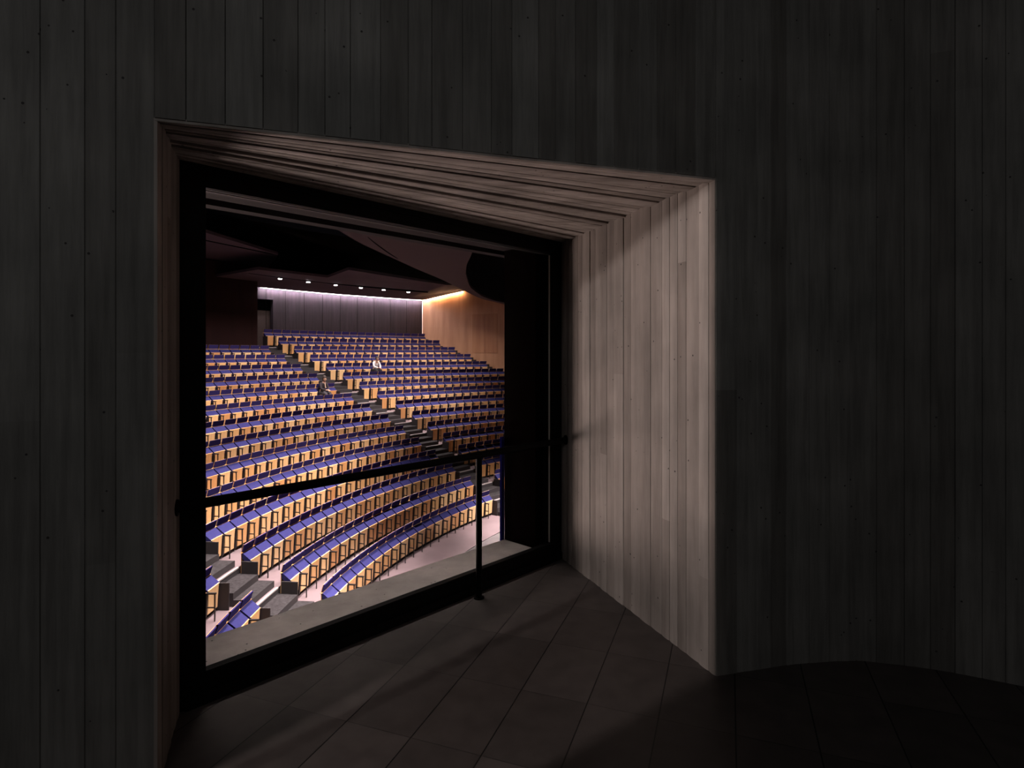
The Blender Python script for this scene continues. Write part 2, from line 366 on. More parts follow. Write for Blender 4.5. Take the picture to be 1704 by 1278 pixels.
# ------------------------------------------------------------------ the window
FW = 0.116; FH = 0.1125; FB = 0.142; GN = 0.041
def bar(mb, e0, e1, n0, n1, z0, z1, mi=0):
    mb.hexa([en(e0, n0, z0), en(e1, n0, z0), en(e1, n1, z0), en(e0, n1, z0), en(e0, n0, z1), en(e1, n0, z1), en(e1, n1, z1), en(e0, n1, z1)], mi)
mb = MB()
bar(mb, 0.0, FW, 0, 0.10, 0, SOF); bar(mb, LEN-FW, LEN, 0, 0.10, 0, SOF)
bar(mb, FW, LEN-FW, 0, 0.10, SOF-FH, SOF); bar(mb, FW, LEN-FW, 0, 0.055, 0, FB)
# stepped outer profile of the frame
bar(mb, 0.02, LEN-0.02, -0.012, 0, SOF-0.045, SOF-0.01); bar(mb, 0.02, LEN-0.02, -0.02, 0, 0.0, 0.055)
bar(mb, FW, LEN-FW, 0.0, 0.012, FB, FB+0.004)
win = mb.build('window_1', M['black_metal'], bevel=0.003); struct(win, 'large fixed window in a heavy black metal frame')
mb = MB(); bar(mb, FW-0.01, LEN-FW+0.01, GN, GN+0.012, FB-0.01, SOF-FH+0.01); mb.build('pane', M['glass'], win)
mb = MB(); bar(mb, LEN-FW-0.006, LEN-FW-0.001, GN-0.014, GN-0.002, FB+0.005, SOF-FH-0.01); bd = mb.build('glazing_bead', M['bead'], win); bd['label'] = 'thin pale glazing bead'
mb = MB(); bar(mb, FW+0.01, LEN-FW-0.01, GN-0.012, GN-0.004, SOF-FH-0.009, SOF-FH-0.005); bd = mb.build('glazing_bead', plain('grey_glazing_bead', (0.05, 0.05, 0.05), 0.4), win)

# outer half of the opening (towards the hall)
ZS = EYE-1.55; ZT = EYE+0.84; OE = 2.59
mb = MB(); bar(mb, 0.0, OE, 0.055, 0.44, -0.4, ZS); struct(mb.build('window_sill', M['sill']), 'broad pale concrete sill outside the glass')
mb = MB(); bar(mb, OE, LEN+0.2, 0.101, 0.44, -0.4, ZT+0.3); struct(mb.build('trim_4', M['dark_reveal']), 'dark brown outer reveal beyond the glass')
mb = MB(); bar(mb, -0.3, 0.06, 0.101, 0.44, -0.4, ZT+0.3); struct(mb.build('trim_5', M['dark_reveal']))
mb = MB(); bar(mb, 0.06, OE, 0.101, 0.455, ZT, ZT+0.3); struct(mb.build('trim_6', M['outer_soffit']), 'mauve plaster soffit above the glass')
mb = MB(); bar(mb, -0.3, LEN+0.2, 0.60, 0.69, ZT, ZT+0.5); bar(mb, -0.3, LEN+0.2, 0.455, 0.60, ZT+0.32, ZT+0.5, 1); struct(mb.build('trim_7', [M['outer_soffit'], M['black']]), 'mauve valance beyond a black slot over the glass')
mb = MB(); bar(mb, OE-0.032, OE, 0.441, 0.462, ZS-0.25, EYE-0.70); struct(mb.build('trim_8', M['blue_edge']), 'thin blue strip painted as the lit edge of the dark reveal')
# hall side wall face with the hole for the opening
mb = MB()
def face(e0, e1, z0, z1, n=0.44): bar(mb, e0, e1, n-0.12, n-0.004, z0, z1)
face(-22, -0.29, -8, 10); face(LEN+0.19, 30, -8, 10); face(-0.29, LEN+0.19, ZT+0.301, 10); face(-0.29, LEN+0.19, -8, -0.401)
struct(mb.build('wall_right', M['darkwall']))

# ------------------------------------------------------------------ handrail
RN = -0.0806; RZ = EYE-0.69
tL = 0.0806/ -((A-B).dot(NN)); tR = 0.0806/ -((D-Cc).dot(NN))
pl = B.lerp(A, tL); pr = Cc.lerp(D, tR)
hr = empty('handrail', (-0.2219, 3.953, 0))
tag(hr, 'black round steel handrail on one post, spanning the opening before the glass', 'handrail')
off = Vector((-0.2219, 3.953, 0))
mb = MB(); mb.tube([Vector((pl.x, pl.y, RZ))-off+Vector((*E, 0))*0.005, Vector((pr.x, pr.y, RZ))-off-Vector((*E, 0))*0.005], 0.0235, 20)
mb.build('rail', M['rail'], hr)
mb = MB(); mb.tube([(0, 0, 0.006), (0, 0, RZ-0.02)], 0.0205, 18); mb.build('post', M['rail'], hr)
mb = MB(); mb.tube([(0, 0, 0.0), (0, 0, 0.008)], 0.036, 20); mb.build('foot_plate', M['rail'], hr)
for p, sgn, dr in ((pl, 1, (B-A)), (pr, -1, (D-Cc))):
    d = dr.normalized(); nr = Vector((d.y, -d.x)); 
    if nr.dot(E)*sgn < 0: nr = -nr
    c = Vector((p.x, p.y, RZ))-off
    mb = MB(); mb.tube([c+Vector((*nr, 0))*-0.002, c+Vector((*nr, 0))*0.012], 0.037, 20); mb.build('wall_flange', M['rail'], hr)

# ------------------------------------------------------------------ tiers, aisles, stage floor
TH_M = {k: 144.2 for k in range(7)}; TH_M.update({7: 144.72, 8: 145.25, 9: 145.70, 10: 146.17, 11: 146.55, 12: 146.9, 13: 147.27})
TH_R = {0: 139.7, 1: 139.96, 2: 140.35, 3: 140.6, 4: 140.6, 5: 140.74, 6: 140.92, 7: 141.35, 8: 142.08, 9: 142.73, 10: 143.21, 11: 143.79, 12: 144.26, 13: 144.75, 14: 145.22, 15: 145.62}
TH_F = {10: 122.05, 11: 123.3, 12: 124.38, 13: 125.5, 14: 126.58, 15: 127.6}
for k in range(10): TH_F[k] = 122.05-1.09*(10-k)
TH_L = {0: 174.85, 1: 174.95, 2: 175.0, 3: 175.05}
def arcslab(mb, r0, r1, t0, t1, z0, z1, mi_top=0, mi_front=0, step=1.2, att=0.5):
    n = max(1, int(abs(t1-t0)/step)); V = []
    for i in range(n+1):
        th = t0+(t1-t0)*i/n
        V += [pol(th, r0, z0), pol(th, r0, z1), pol(th, r1, z1), pol(th, r1, z0)]
    tops = [(i*4+1, i*4+2, i*4+6, i*4+5) for i in range(n)]
    fr = [(i*4, i*4+1, i*4+5, i*4+4) for i in range(n)]
    bk = [(i*4+2, i*4+3, i*4+7, i*4+6) for i in range(n)]
    o = len(mb.v); mb.v += [tuple(p) for p in V]
    for fs, mi in ((tops, mi_top), (fr, mi_front), (bk, mi_front), ([(0, 3, 2, 1), (n*4, n*4+1, n*4+2, n*4+3)], mi_front)):
        for f in fs: mb.f.append(tuple(o+i for i in f)); mb.m.append(mi); mb.a.append(att)
mb = MB()
FRONT = 0.70; BACK = PITCH-FRONT
for k in range(16):
    r0 = RR(k)-FRONT if k else 17.95
    r1 = RR(k)+BACK+0.002 if k < 15 else 36.2
    tmax = 183.5
    arcslab(mb, r0, r1, 104, tmax, FL(k)-0.75, FL(k), 0, 1, 0.8)
struct(mb.build('floor_tiers', [M['tier'], M['riser']]), 'curved stepped tiers of the auditorium in pale mauve screed')
mb = MB(); arcslab(mb, 2.0, 17.96, 100, 183.5, FL(0)-0.8, FL(0)-0.02, 0, 0, 2); struct(mb.build('floor_stage', M['stage']), 'grey floor in front of the first tier')
# aisle steps: two grey treads between tiers, pale nosing on every tier edge
mb = MB(); nz = MB()
def steps(k, t0, t1):
    f = FL(k)
    arcslab(mb, RR(k)-0.60, RR(k)+BACK, t0, t1, f, f+RISE/3, 0, 1, 0.8)
    arcslab(mb, RR(k)-0.20, RR(k)+BACK+0.001, t0, t1, f+RISE/3, f+2*RISE/3, 0, 1, 0.8)
    arcslab(nz, RR(k+1)-FRONT-0.004, RR(k+1)-FRONT+0.045, t0, t1, FL(k+1)-0.03, FL(k+1)+0.004, 0, 0, 0.8)
for k in range(15):
    hw = math.degrees(0.03/RR(k))
    if k <= 13: steps(k, TH_R[k]+hw, TH_M[k]-hw)
    else: steps(k, TH_R[k]+hw, TH_R[k]+hw+math.degrees(1.6/RR(k)))
    steps(k, TH_F[k]-math.degrees(1.3/RR(k)), TH_F[k]-hw)
for k in range(6):
    steps(k, 175.0+math.degrees(0.03/RR(k)), 175.0+math.degrees(1.18/RR(k)))
for k in range(13, 15): steps(k, TH_M[13]-0.3, 148.3)
struct(mb.build('floor_aisle_steps', [M['step'], M['riser']]), 'dark grey aisle steps between the seat blocks')
struct(nz.build('trim_9', M['nosing']), 'pale nosings along the aisle steps')

# ------------------------------------------------------------------ seats
# local frame: x along the row, +y towards the stage, z up; the panel's top edge is at y=0, z=T_H
def seat_shapes(down=False):
    S = {}
    p = MB()
    if not down:
        p.prism_yz([(0.004, T_H-0.004), (-0.012, T_H), (-0.045, 0.11), (-0.030, 0.105)], -0.203, 0.203, 0)
        p.prism_yz([(0.004, T_H-0.006), (0.0, T_H+0.006), (-0.06, T_H+0.030), (-0.06, T_H+0.018)], -0.238, 0.238, 0)
    else:
        p.prism_yz([(0.20, 0.40), (0.20, 0.415), (-0.22, 0.385), (-0.22, 0.37)], -0.232, 0.232, 0)
    S['seat_panel'] = (p, 'wood')
    c = MB()
    if not down:
        c.prism_yz([(-0.006, T_H+0.006), (-0.195, 0.782), (-0.212, 0.779), (-0.215, 0.66), (-0.07, 0.50), (-0.02, 0.52)], -0.247, 0.247, 0)
    else:
        c.prism_yz([(0.19, 0.416), (0.19, 0.47), (-0.20, 0.455), (-0.205, 0.40)], -0.252, 0.252, 0)
        c.prism_yz([(-0.205, 0.782), (-0.17, 0.46), (-0.215, 0.46), (-0.225, 0.782)], -0.252, 0.252, 0)
    S['cushion'] = (c, 'blue')
    h = MB()
    # head pad with rounded lower corners, leaning a little forward
    w0 = 0.236; y0, y1 = -0.238, -0.205; z0, z1 = 0.800, 0.985; r = 0.035
    def ly(z, f): return (y1 if f else y0)+(z-z0)*0.30
    outl = [(-w0+r, z0), (w0-r, z0), (w0-r*0.3, z0+r*0.3), (w0, z0+r), (w0, z1), (-w0, z1), (-w0, z0+r), (-w0+r*0.3, z0+r*0.3)]
    n = len(outl)
    v = [(x, ly(z, 1), z) for x, z in outl]+[(x, ly(z, 0), z) for x, z in outl]
    h.add(v, [tuple(range(n)), tuple(range(2*n-1, n-1, -1))]+[(i, n+i, n+(i+1) % n, (i+1) % n) for i in range(n)])
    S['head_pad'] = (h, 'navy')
    b = MB()
    b.prism_yz([(-0.208, 0.785), (-0.208, 0.798), (-0.252, 0.798), (-0.252, 0.785)], -0.274, 0.274, 0)     # rail behind the cushion
    b.prism_yz([(-0.240, 0.798), (-0.183, 0.988), (-0.193, 0.988), (-0.252, 0.798)], -0.238, 0.238, 0)      # shell of the head pad
    b.prism_yz([(-0.236, 0.30), (-0.226, 0.785), (-0.240, 0.785), (-0.250, 0.30)], -0.25, 0.25, 0)
    S['back_shell'] = (b, 'wood')
    a = MB(); x0, x1 = -0.290, -0.262
    a.prism_yz([(-0.06, 0.572), (0.188, 0.572), (0.188, 0.602), (-0.06, 0.602)], x0-0.008, x1+0.008, 0)
    a.prism_yz([(0.148, 0.0), (0.168, 0.0), (0.174, 0.578), (0.148, 0.578)], x0+0.001, x1-0.001, 0)
    a.prism_yz([(-0.03, 0.280), (0.155, 0.280), (0.155, 0.304), (-0.03, 0.304)], x0+0.001, x1-0.001, 0)
    a.prism_yz([(-0.09, 0.0), (-0.02, 0.08), (0.004, 0.578), (-0.06, 0.578)], x0-0.009, x1+0.012, 0)
    S['armrest'] = (a, 'seat_black')
    u = MB(); u.box(-0.262, 0.262, -0.225, -0.075, 0.14, 0.50); u.box(-0.262, 0.262, -0.215, -0.085, 0.06, 0.14)
    S['seat_frame'] = (u, 'seat_black')
    return S
SH = seat_shapes(); SHD = seat_shapes(True)
EP = MB(); EP.prism_yz([(0.19, 0.0), (0.20, 0.60), (-0.215, 0.60), (-0.215, 0.0)], -0.014, 0.014)
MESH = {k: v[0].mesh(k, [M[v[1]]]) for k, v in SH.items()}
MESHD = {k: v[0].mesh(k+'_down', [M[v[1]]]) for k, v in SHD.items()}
EPM = EP.mesh('end_panel', [M['end_black']])

def prj(p): return 852+F*p.x/p.y, HOR-F*(p.z-EYE)/p.y
seats = []      # (block, row, index from aisle, theta)
def run(block, k, tstart, dirn, nmax, tlimit=None):
    w_ = math.degrees(WID/RR(k))
    for i in range(nmax):
        th = tstart+dirn*w_*(i+0.5)
        if tlimit is not None and (th-tlimit)*dirn > 0: break
        seats.append([block, k, i, th])
for k in range(16):
    if k <= 13:
        tl = TH_L.get(k, 175.0) if k < 6 else 175.0
        run('mid', k, TH_M[k], 1, 60, tl if k > 3 else tl-0.2)
    run('far', k, TH_R[k], -1, 60, TH_F[k])
run('near', 1, 179.15, 1, 5); run('near', 2, 178.6, 1, 5); run('near', 0, 179.6, 1, 3); run('near', 3, 178.3, 1, 4)
def vis(th, k):
    p = pol(th, RR(k), FL(k)+T_H); x, y = prj(p); sill = 1062-0.331*(x-343)
    return x, y, (336 < x < 846 and y < sill+22)
inview = []; outv = []
last = {}
for s in seats:
    x, y, v = vis(s[3], s[1])
    key = (s[0], s[1]); last[key] = max(last.get(key, 0), s[2])
    s += [x, y]
    (inview if v else outv).append(s)
inview.sort(key=lambda s: (pol(s[3], RR(s[1]), FL(s[1])+0.6)-Vector((0, 0, EYE))).length)
near, rest = inview[:300], inview[300:]
rest += [s for s in outv if 250 < s[4] < 900 and s[5] < 1250 and s[1] > 0]
ORD = ['end', 'second', 'third', 'fourth', 'fifth', 'sixth', 'seventh', 'eighth', 'ninth', 'tenth', 'eleventh', 'twelfth', 'thirteenth', 'fourteenth', 'fifteenth',
       'sixteenth', 'seventeenth', 'eighteenth', 'nineteenth', 'twentieth', 'twenty-first', 'twenty-second', 'twenty-third', 'twenty-fourth', 'twenty-fifth',
       'twenty-sixth', 'twenty-seventh', 'twenty-eighth', 'twenty-ninth', 'thirtieth', 'thirty-first', 'thirty-second', 'thirty-third', 'thirty-fourth']
ROWN = ['front', 'second', 'third', 'fourth', 'fifth', 'sixth', 'seventh', 'eighth', 'ninth', 'tenth', 'eleventh', 'twelfth', 'thirteenth', 'fourteenth', 'fifteenth', 'sixteenth']
def seat_label(block, k, i):
    pos = 'end seat' if i == 0 else ORD[i]+' seat in'
    if block == 'mid': return 'blue beech folding seat, %s row of large block, %s stepped aisle' % (ROWN[k], 'end seat at' if i == 0 else ORD[i]+' seat in from')
    if block == 'far': return 'blue beech folding seat, %s row beyond the stepped aisle, %s' % (ROWN[k], 'beside the steps' if i == 0 else ORD[i]+' seat from steps')
    return 'blue beech folding seat near the sill, %s row beyond short steps, %s' % (ROWN[k], 'beside steps' if i == 0 else ORD[i]+' from steps')
PEOPLE = {}
def mark_people():
    # the two seats in use, found by where they stand in their rows
    best = min((s for s in seats if s[0] == 'far' and s[1] == 11), key=lambda s: abs(s[4]-631))
    PEOPLE['white'] = best
    PEOPLE['dark'] = [s for s in seats if s[0] == 'mid' and s[1] == 9 and s[2] == 1][0]
mark_people()
down = {(s[0], s[1], s[2]) for s in PEOPLE.values()}
first = None
def ends(block, k, i):
    e = []
    # +x of the seat's frame points along the row towards increasing angle
    if block == 'mid' and i == 0: e.append(-0.272)
    if block == 'mid' and i == last[(block, k)] and k < 4: e.append(0.272)
    if block == 'far' and i == 0: e.append(0.272)
    if block == 'far' and i == last[(block, k)] and k >= 10: e.append(-0.272)
    if block == 'near' and i == 0: e.append(-0.272)
    return e
def seat_at(block, k, i, th, meshes):
    p = pol(th, RR(k), FL(k)); c = Vector((CX, CZ, 0))
    rz = math.atan2(CZ-p.y, CX-p.x)-PI/2
    r = empty('auditorium_seat', p, rz)
    tag(r, seat_label(block, k, i), 'seat', 'blue tip-up seats in curved rows')
    for nm, me in meshes.items():
        if nm == 'armrest' and -0.272 in ends(block, k, i): continue
        o = bpy.data.objects.new(nm, me); C.objects.link(o); o.parent = r
    for x in ends(block, k, i):
        o = bpy.data.objects.new('end_panel', EPM); C.objects.link(o); o.parent = r; o.location = (x, 0, 0)
    return r
for s in near:
    seat_at(s[0], s[1], s[2], s[3], MESHD if (s[0], s[1], s[2]) in down else MESH)
extra = [s for s in rest if (s[0], s[1], s[2]) in down]
# the far rows: one object
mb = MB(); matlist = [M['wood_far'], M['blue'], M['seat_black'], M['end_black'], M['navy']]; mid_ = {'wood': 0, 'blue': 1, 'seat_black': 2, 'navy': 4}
for s in rest:
    block, k, i, th = s[:4]
    p = pol(th, RR(k), FL(k)); rz = math.atan2(CZ-p.y, CX-p.x)-PI/2
    mt = Matrix.Translation(p) @ Matrix.Rotation(rz, 4, 'Z')
    src = SHD if (block, k, i) in down else SH
    for nm, (m_, mat) in src.items():
        mb.add([mt @ Vector(v) for v in m_.v], m_.f, mid_[mat])
    for x in ends(block, k, i):
        mb.add([mt @ (Vector(v)+Vector((x, 0, 0))) for v in EP.v], EP.f, 3)
fr = mb.build('far_auditorium_seats', matlist)
tag(fr, 'distant blue and beech folding seats filling the upper curved rows', 'seats', kind='stuff')

# ------------------------------------------------------------------ hall walls and ceilings
def curved_wall(mb, R, t0, t1, z0, z1, th_=0.3, mi=0, step=1.0):
    arcslab(mb, R, R+th_, t0, t1, z0, z1, mi, mi, step)
RB = 35.7; HB = EYE+3.57
corner = Vector((-6.25, 41.07)); wd = Vector((0.915, -0.404)).normalized()
thc = math.degrees(math.atan2(corner.y-CZ, corner.x-CX)); 
mb = MB(); DOOR0, DOOR1 = 148.6, 150.6
def thx(x, R):
    u = (x-852)/F; a = u*u+1; b = -2*(u*CX+CZ); c = CX*CX+CZ*CZ-R*R; z = (-b+math.sqrt(b*b-4*a*c))/(2*a)
    return math.degrees(math.atan2(z-CZ, u*z-CX)), z
d1, zd = thx(454.5, RB); d0, _ = thx(426, RB)
DH = EYE+(HOR-499)*zd/F
curved_wall(mb, RB, thc-0.3, d1, FL(13), HB+0.9); curved_wall(mb, RB, d1, d0+1.4, DH, HB+0.9); curved_wall(mb, RB, d0+1.4, 160, FL(13), HB+0.9)
struct(mb.build('wall_far', M['backwall']), 'dark panelled wall behind the top row')
mb = MB(); curved_wall(mb, RB+0.32, d1-0.4, d0+1.8, FL(13), DH+0.3)
struct(mb.build('door_1', noisy('dark_brown_door', (0.030, 0.018, 0.016), (0.038, 0.023, 0.020), (2, 2, 0.3))), 'dark door recess at the end of the top wall')
mb = MB(); curved_wall(mb, RB+0.28, d1-0.2, d0+1.6, EYE+(HOR-517)*zd/F, DH+0.1, 0.03)
struct(mb.build('trim_12', M['black']), 'black transom over the door recess')
# joints of the back wall panels
mb = MB(); tt = thc
while tt < d1-0.5:
    tt += 1.95; curved_wall(mb, RB-0.006, tt, tt+0.025, FL(15), HB, 0.01)
struct(mb.build('trim_10', M['black']))
# wood wall
mb = MB(); w0 = corner-wd*0.02; w1 = corner+wd*16
HW = lambda s: HB+0.03+0.155*s
nseg = 8; V = []
for i in range(nseg+1):
    s = 16*i/nseg; p = corner+wd*s; q = p+Vector((-wd.y, wd.x))*0.3
    zt = HW(min(s, 5))+0.25
    V += [(p.x, p.y, EYE-6), (p.x, p.y, zt), (q.x, q.y, zt), (q.x, q.y, EYE-6)]
mb.add(V, [(i*4+a, i*4+(a+1) % 4, i*4+4+(a+1) % 4, i*4+4+a) for i in range(nseg) for a in range(4)])
struct(mb.build('wall_side', M['woodwall']), 'warm veneered side wall glowing under the cove light')
def pw(s, off, z):
    p = corner+wd*s-Vector((-wd.y, wd.x))*off; return Vector((p.x, p.y, z))
# flush door leaf in the wood wall
ud = [(785, 523), (841, 523)]
def on_wall(px):
    u = (px-852)/F; s = (u*corner.y-corner.x)/(wd.x-u*wd.y); return s
s0, s1 = on_wall(786), on_wall(828); zt = EYE+(HOR-523)*(corner.y+wd.y*s0)/F
mb = MB(); sm = (s0+s1)/2
for a, b_ in ((s0, sm-0.006), (sm+0.006, s1)):
    mb.hexa([pw(a, 0.02, zt-2.6), pw(b_, 0.02, zt-2.6), pw(b_, -0.05, zt-2.6), pw(a, -0.05, zt-2.6), pw(a, 0.02, zt), pw(b_, 0.02, zt), pw(b_, -0.05, zt), pw(a, -0.05, zt)])
struct(mb.build('door_2', noisy('deeper_veneer', (0.29, 0.13, 0.065), (0.40, 0.20, 0.10), (1.2, 1.2, 0.15), 2.0, 0.5)), 'pair of flush veneered panels in the side wall')
# cove lights
mb = MB(); arcslab(mb, RB-0.22, RB-0.19, thc+0.2, d0-0.25, HB+0.035, HB+0.055, 0, 0, 1)
cl = mb.build('cove_light', M['led_cool']); tag(cl, 'cool white light line along the top of the dark far wall', 'light')
mb = MB(); a0, a1 = 0.15, on_wall(771)
lw = lambda a_, o_, h_: pw(a_, o_, HW(a_)-0.10+h_)
mb.hexa([lw(a0, 0.09, 0.05), lw(a1, 0.09, 0.05), lw(a1, 0.12, 0.05), lw(a0, 0.12, 0.05), lw(a0, 0.09, 0.08), lw(a1, 0.09, 0.08), lw(a1, 0.12, 0.08), lw(a0, 0.12, 0.08)])
cl = mb.build('cove_light', M['led_warm']); tag(cl, 'warm orange light line sloping along the top of the veneered wall', 'light')
mb = MB(); mb.hexa([pw(0.03, 0.05, EYE+0.4), pw(0.06, 0.05, EYE+0.4), pw(0.06, 0.08, EYE+0.4), pw(0.03, 0.08, EYE+0.4), pw(0.03, 0.05, HB-0.05), pw(0.06, 0.05, HB-0.05), pw(0.06, 0.08, HB-0.05), pw(0.03, 0.08, HB-0.05)])
cl = mb.build('cove_light', plain('cove_led_warm_dim', (1, 1, 1), 0.5, emit=(1.0, 0.62, 0.38), strength=0.7)); tag(cl, 'thin warm vertical light line in the corner of the two far walls', 'light')

# booth wall left of the far wall
mb = MB(); tb, zb = thx(428.5, 33.0)
curved_wall(mb, 33.0, tb, 186, FL(13)-0.3, EYE+4.35, 2.5)
struct(mb.build('wall_booth', M['darkwall']), 'dark brown wall behind the upper rows')
# lower ceiling band
def at_h(x, y, h): z = h*F/(HOR-y); return ((x-852)*z/F, z, EYE+h)
def plate(name, top_pts, thick, mat, label):
    n = len(top_pts); v = list(top_pts)+[(x, y, z+thick) for x, y, z in top_pts]
    m_ = MB(); m_.add(v, [tuple(range(n)), tuple(range(2*n-1, n-1, -1))]+[(i, (i+1) % n, n+(i+1) % n, n+i) for i in range(n)])
    bm = bmesh.new(); me = m_.mesh(name, [mat]); bm.from_mesh(me); bmesh.ops.triangulate(bm, faces=bm.faces); bm.to_mesh(me); bm.free()
    o = bpy.data.objects.new(name, me); C.objects.link(o); struct(o, label); return o
HC = 3.6
backedge = [tuple(pol(thc+(d0+6-thc)*i/10, RB-0.25, EYE+HC)) for i in range(11)]
c_ = pw(0.1, 0.20, HW(0)); c5 = pw(5.0, 0.20, HW(5.0))
pts = [at_h(430, 448.5, HC), at_h(445, 450.5, HC), at_h(545, 462, HC), at_h(580, 449, HC), at_h(700, 468, HC), at_h(742, 474, HC+0.1), tuple(c5)]+backedge
plate('ceiling_band', pts, 0.12, M['ceiling'], 'dark plaster ceiling over the top rows')
pts = [at_h(300, 374, 4.4), at_h(463, 424, 4.4), at_h(442, 451, 4.4), at_h(300, 440, 4.4)]
plate('ceiling_bulkhead', pts, 0.12, M['ceiling'], 'dark ceiling bulkhead above the booth wall')
p0, p1 = Vector(at_h(300, 391.5, 4.38)), Vector(at_h(452, 422.5, 4.38))
mb = MB(); dd = Vector((0, 0.28, 0)); uu = Vector((0, 0, 0.03)); mb.hexa([p0, p1, p1+dd, p0+dd, p0+uu, p1+uu, p1+dd+uu, p0+dd+uu]); struct(mb.build('trim_11', M['black']))
# slot line and downlights
mb = MB(); arcslab(mb, 30.56, 30.68, 131, 152, EYE+HC-0.012, EYE+HC+0.05, 0, 0, 1); struct(mb.build('ceiling_slot', M['black']), 'black slot in the ceiling carrying the downlights')
names = ['nearest the booth wall', 'second from the booth wall', 'third from the booth wall', 'third from the veneered wall', 'second from the veneered wall', 'nearest the veneered wall']
for (x, y), nm in zip([(466, 463), (513, 468.5), (558.5, 472.5), (600.5, 477), (638.5, 480), (679.5, 483.5)], names):
    th, z = thx(x, 30.62); p = pol(th, 30.62, EYE+HC-0.012)
    r = empty('ceiling_downlight', p); tag(r, 'small round white ceiling downlight, '+nm+' in the row', 'ceiling light', 'round downlights in the ceiling slot')
    mb = MB(); mb.tube([(0, 0, 0), (0, 0, -0.05)], 0.11, 16); mb.build('housing', M['seat_black'], r)
    mb = MB(); mb.tube([(0, 0, -0.045), (0, 0, -0.075)], 0.085, 16); mb.build('lens', M['lamp'], r)
# big ceiling reflector with its oval opening
HR = 3.0
outer = [(520, 358), (562, 382.5), (600, 405), (691.5, 447), (735.8, 465.4), (765.5, 480.5), (801, 497.5), (842, 506.5)]
inner = [(790, 400), (784.6, 424), (776.5, 440), (774.7, 456.3), (781.6, 477.6), (801.4, 492.9), (824, 500.5), (842, 504.6)]
oo = [Vector(at_h(x, y, HR)) for x, y in outer]; ii = [Vector(at_h(x, y, HR)) for x, y in inner]
mb = MB(); m_ = 24
def samp(pl_, t):
    f = t*(len(pl_)-1); i = min(int(f), len(pl_)-2); return pl_[i].lerp(pl_[i+1], f-i)
V = []
for j in range(m_+1):
    a, b_ = samp(oo, j/m_), samp(ii, j/m_)
    for kk in range(7):
        q = a.lerp(b_, kk/6); V.append(Vector((q.x, q.y, q.z+0.0)))
nv = len(V); V2 = V+[v+Vector((0, 0, 0.12)) for v in V]
fs = [(j*7+k, j*7+k+1, (j+1)*7+k+1, (j+1)*7+k) for j in range(m_) for k in range(6)]
fs += [tuple(nv+i for i in reversed(f)) for f in fs]
fs += [(j*7, (j+1)*7, nv+(j+1)*7, nv+j*7) for j in range(m_)]+[(j*7+6, nv+j*7+6, nv+(j+1)*7+6, (j+1)*7+6) for j in range(m_)]
mb.add(V2, fs); cl = mb.build('ceiling_reflector', M['cloud']); struct(cl, 'large curved mauve ceiling reflector with an oval opening')
mb = MB(); blk = [at_h(x, y, HR+0.13) for x, y in ((780, 395), (772, 440), (770, 458), (778, 481), (800, 496.5), (842, 507), (900, 508), (900, 395))]
plate('ceiling_opening', blk, 0.05, M['black'], 'black void behind the oval opening of the reflector')
mb = MB()
ap = [(612, 394.5), (622, 403), (634, 412), (648, 422), (662, 430.5)]
V = []
for i, (x, y) in enumerate(ap):
    wdt = 1.3+1.2*math.sin(PI*i/4); p = Vector(at_h(x, y-wdt/2, HR-0.004)); q = Vector(at_h(x, y+wdt/2, HR-0.004)); V += [p, q]
mb.add([tuple(v) for v in V]+[tuple(v+Vector((0, 0, 0.02))) for v in V], [(2*i, 2*i+1, 2*i+3, 2*i+2) for i in range(4)]+[(10+2*i+2, 10+2*i+3, 10+2*i+1, 10+2*i) for i in range(4)])
struct(mb.build('ceiling_groove', M['black']))
# black upper ceiling and hall end
mb = MB(); mb.add([(-40, -5, EYE+7.5), (20, -5, EYE+7.5), (20, 60, EYE+7.5), (-40, 60, EYE+7.5)], [(0, 3, 2, 1)]); struct(mb.build('ceiling_void', M['black']))
mb = MB(); mb.add([(-40, 46, -7), (20, 46, -7), (20, 46, EYE+7.5), (-40, 46, EYE+7.5), (-22.5, -5, -7), (-22.5, 46, -7), (-22.5, 46, EYE+7.5), (-22.5, -5, EYE+7.5)], [(0, 1, 2, 3), (4, 5, 6, 7)]); struct(mb.build('wall_outer', M['black']))

# ------------------------------------------------------------------ people
def skin(name, chains, mat, parent=None, sub=2):
    """chains: list of lists of (x, y, z, r); a chain whose first point equals an existing one is joined to it"""
    V = []; Ed = []; Rr = []
    def idx(p):
        for i, q in enumerate(V):
            if (Vector(q)-Vector(p[:3])).length < 1e-5: return i
        V.append(p[:3]); Rr.append(p[3] if isinstance(p[3], tuple) else (p[3], p[3])); return len(V)-1
    for ch in chains:
        pr_ = None
        for p in ch:
            i = idx(p)
            if pr_ is not None and pr_ != i: Ed.append((pr_, i))
            pr_ = i
    me = bpy.data.meshes.new(name); me.from_pydata(V, Ed, []); me.materials.append(mat)
    o = bpy.data.objects.new(name, me); C.objects.link(o)
    if parent: o.parent = parent
    o.modifiers.new('skin', 'SKIN').use_smooth_shade = True
    for i, d in enumerate(me.skin_vertices[0].data):
        d.radius = Rr[i]; d.use_root = (i == 0)
    s = o.modifiers.new('sub', 'SUBSURF'); s.levels = sub; s.render_levels = sub
    return o
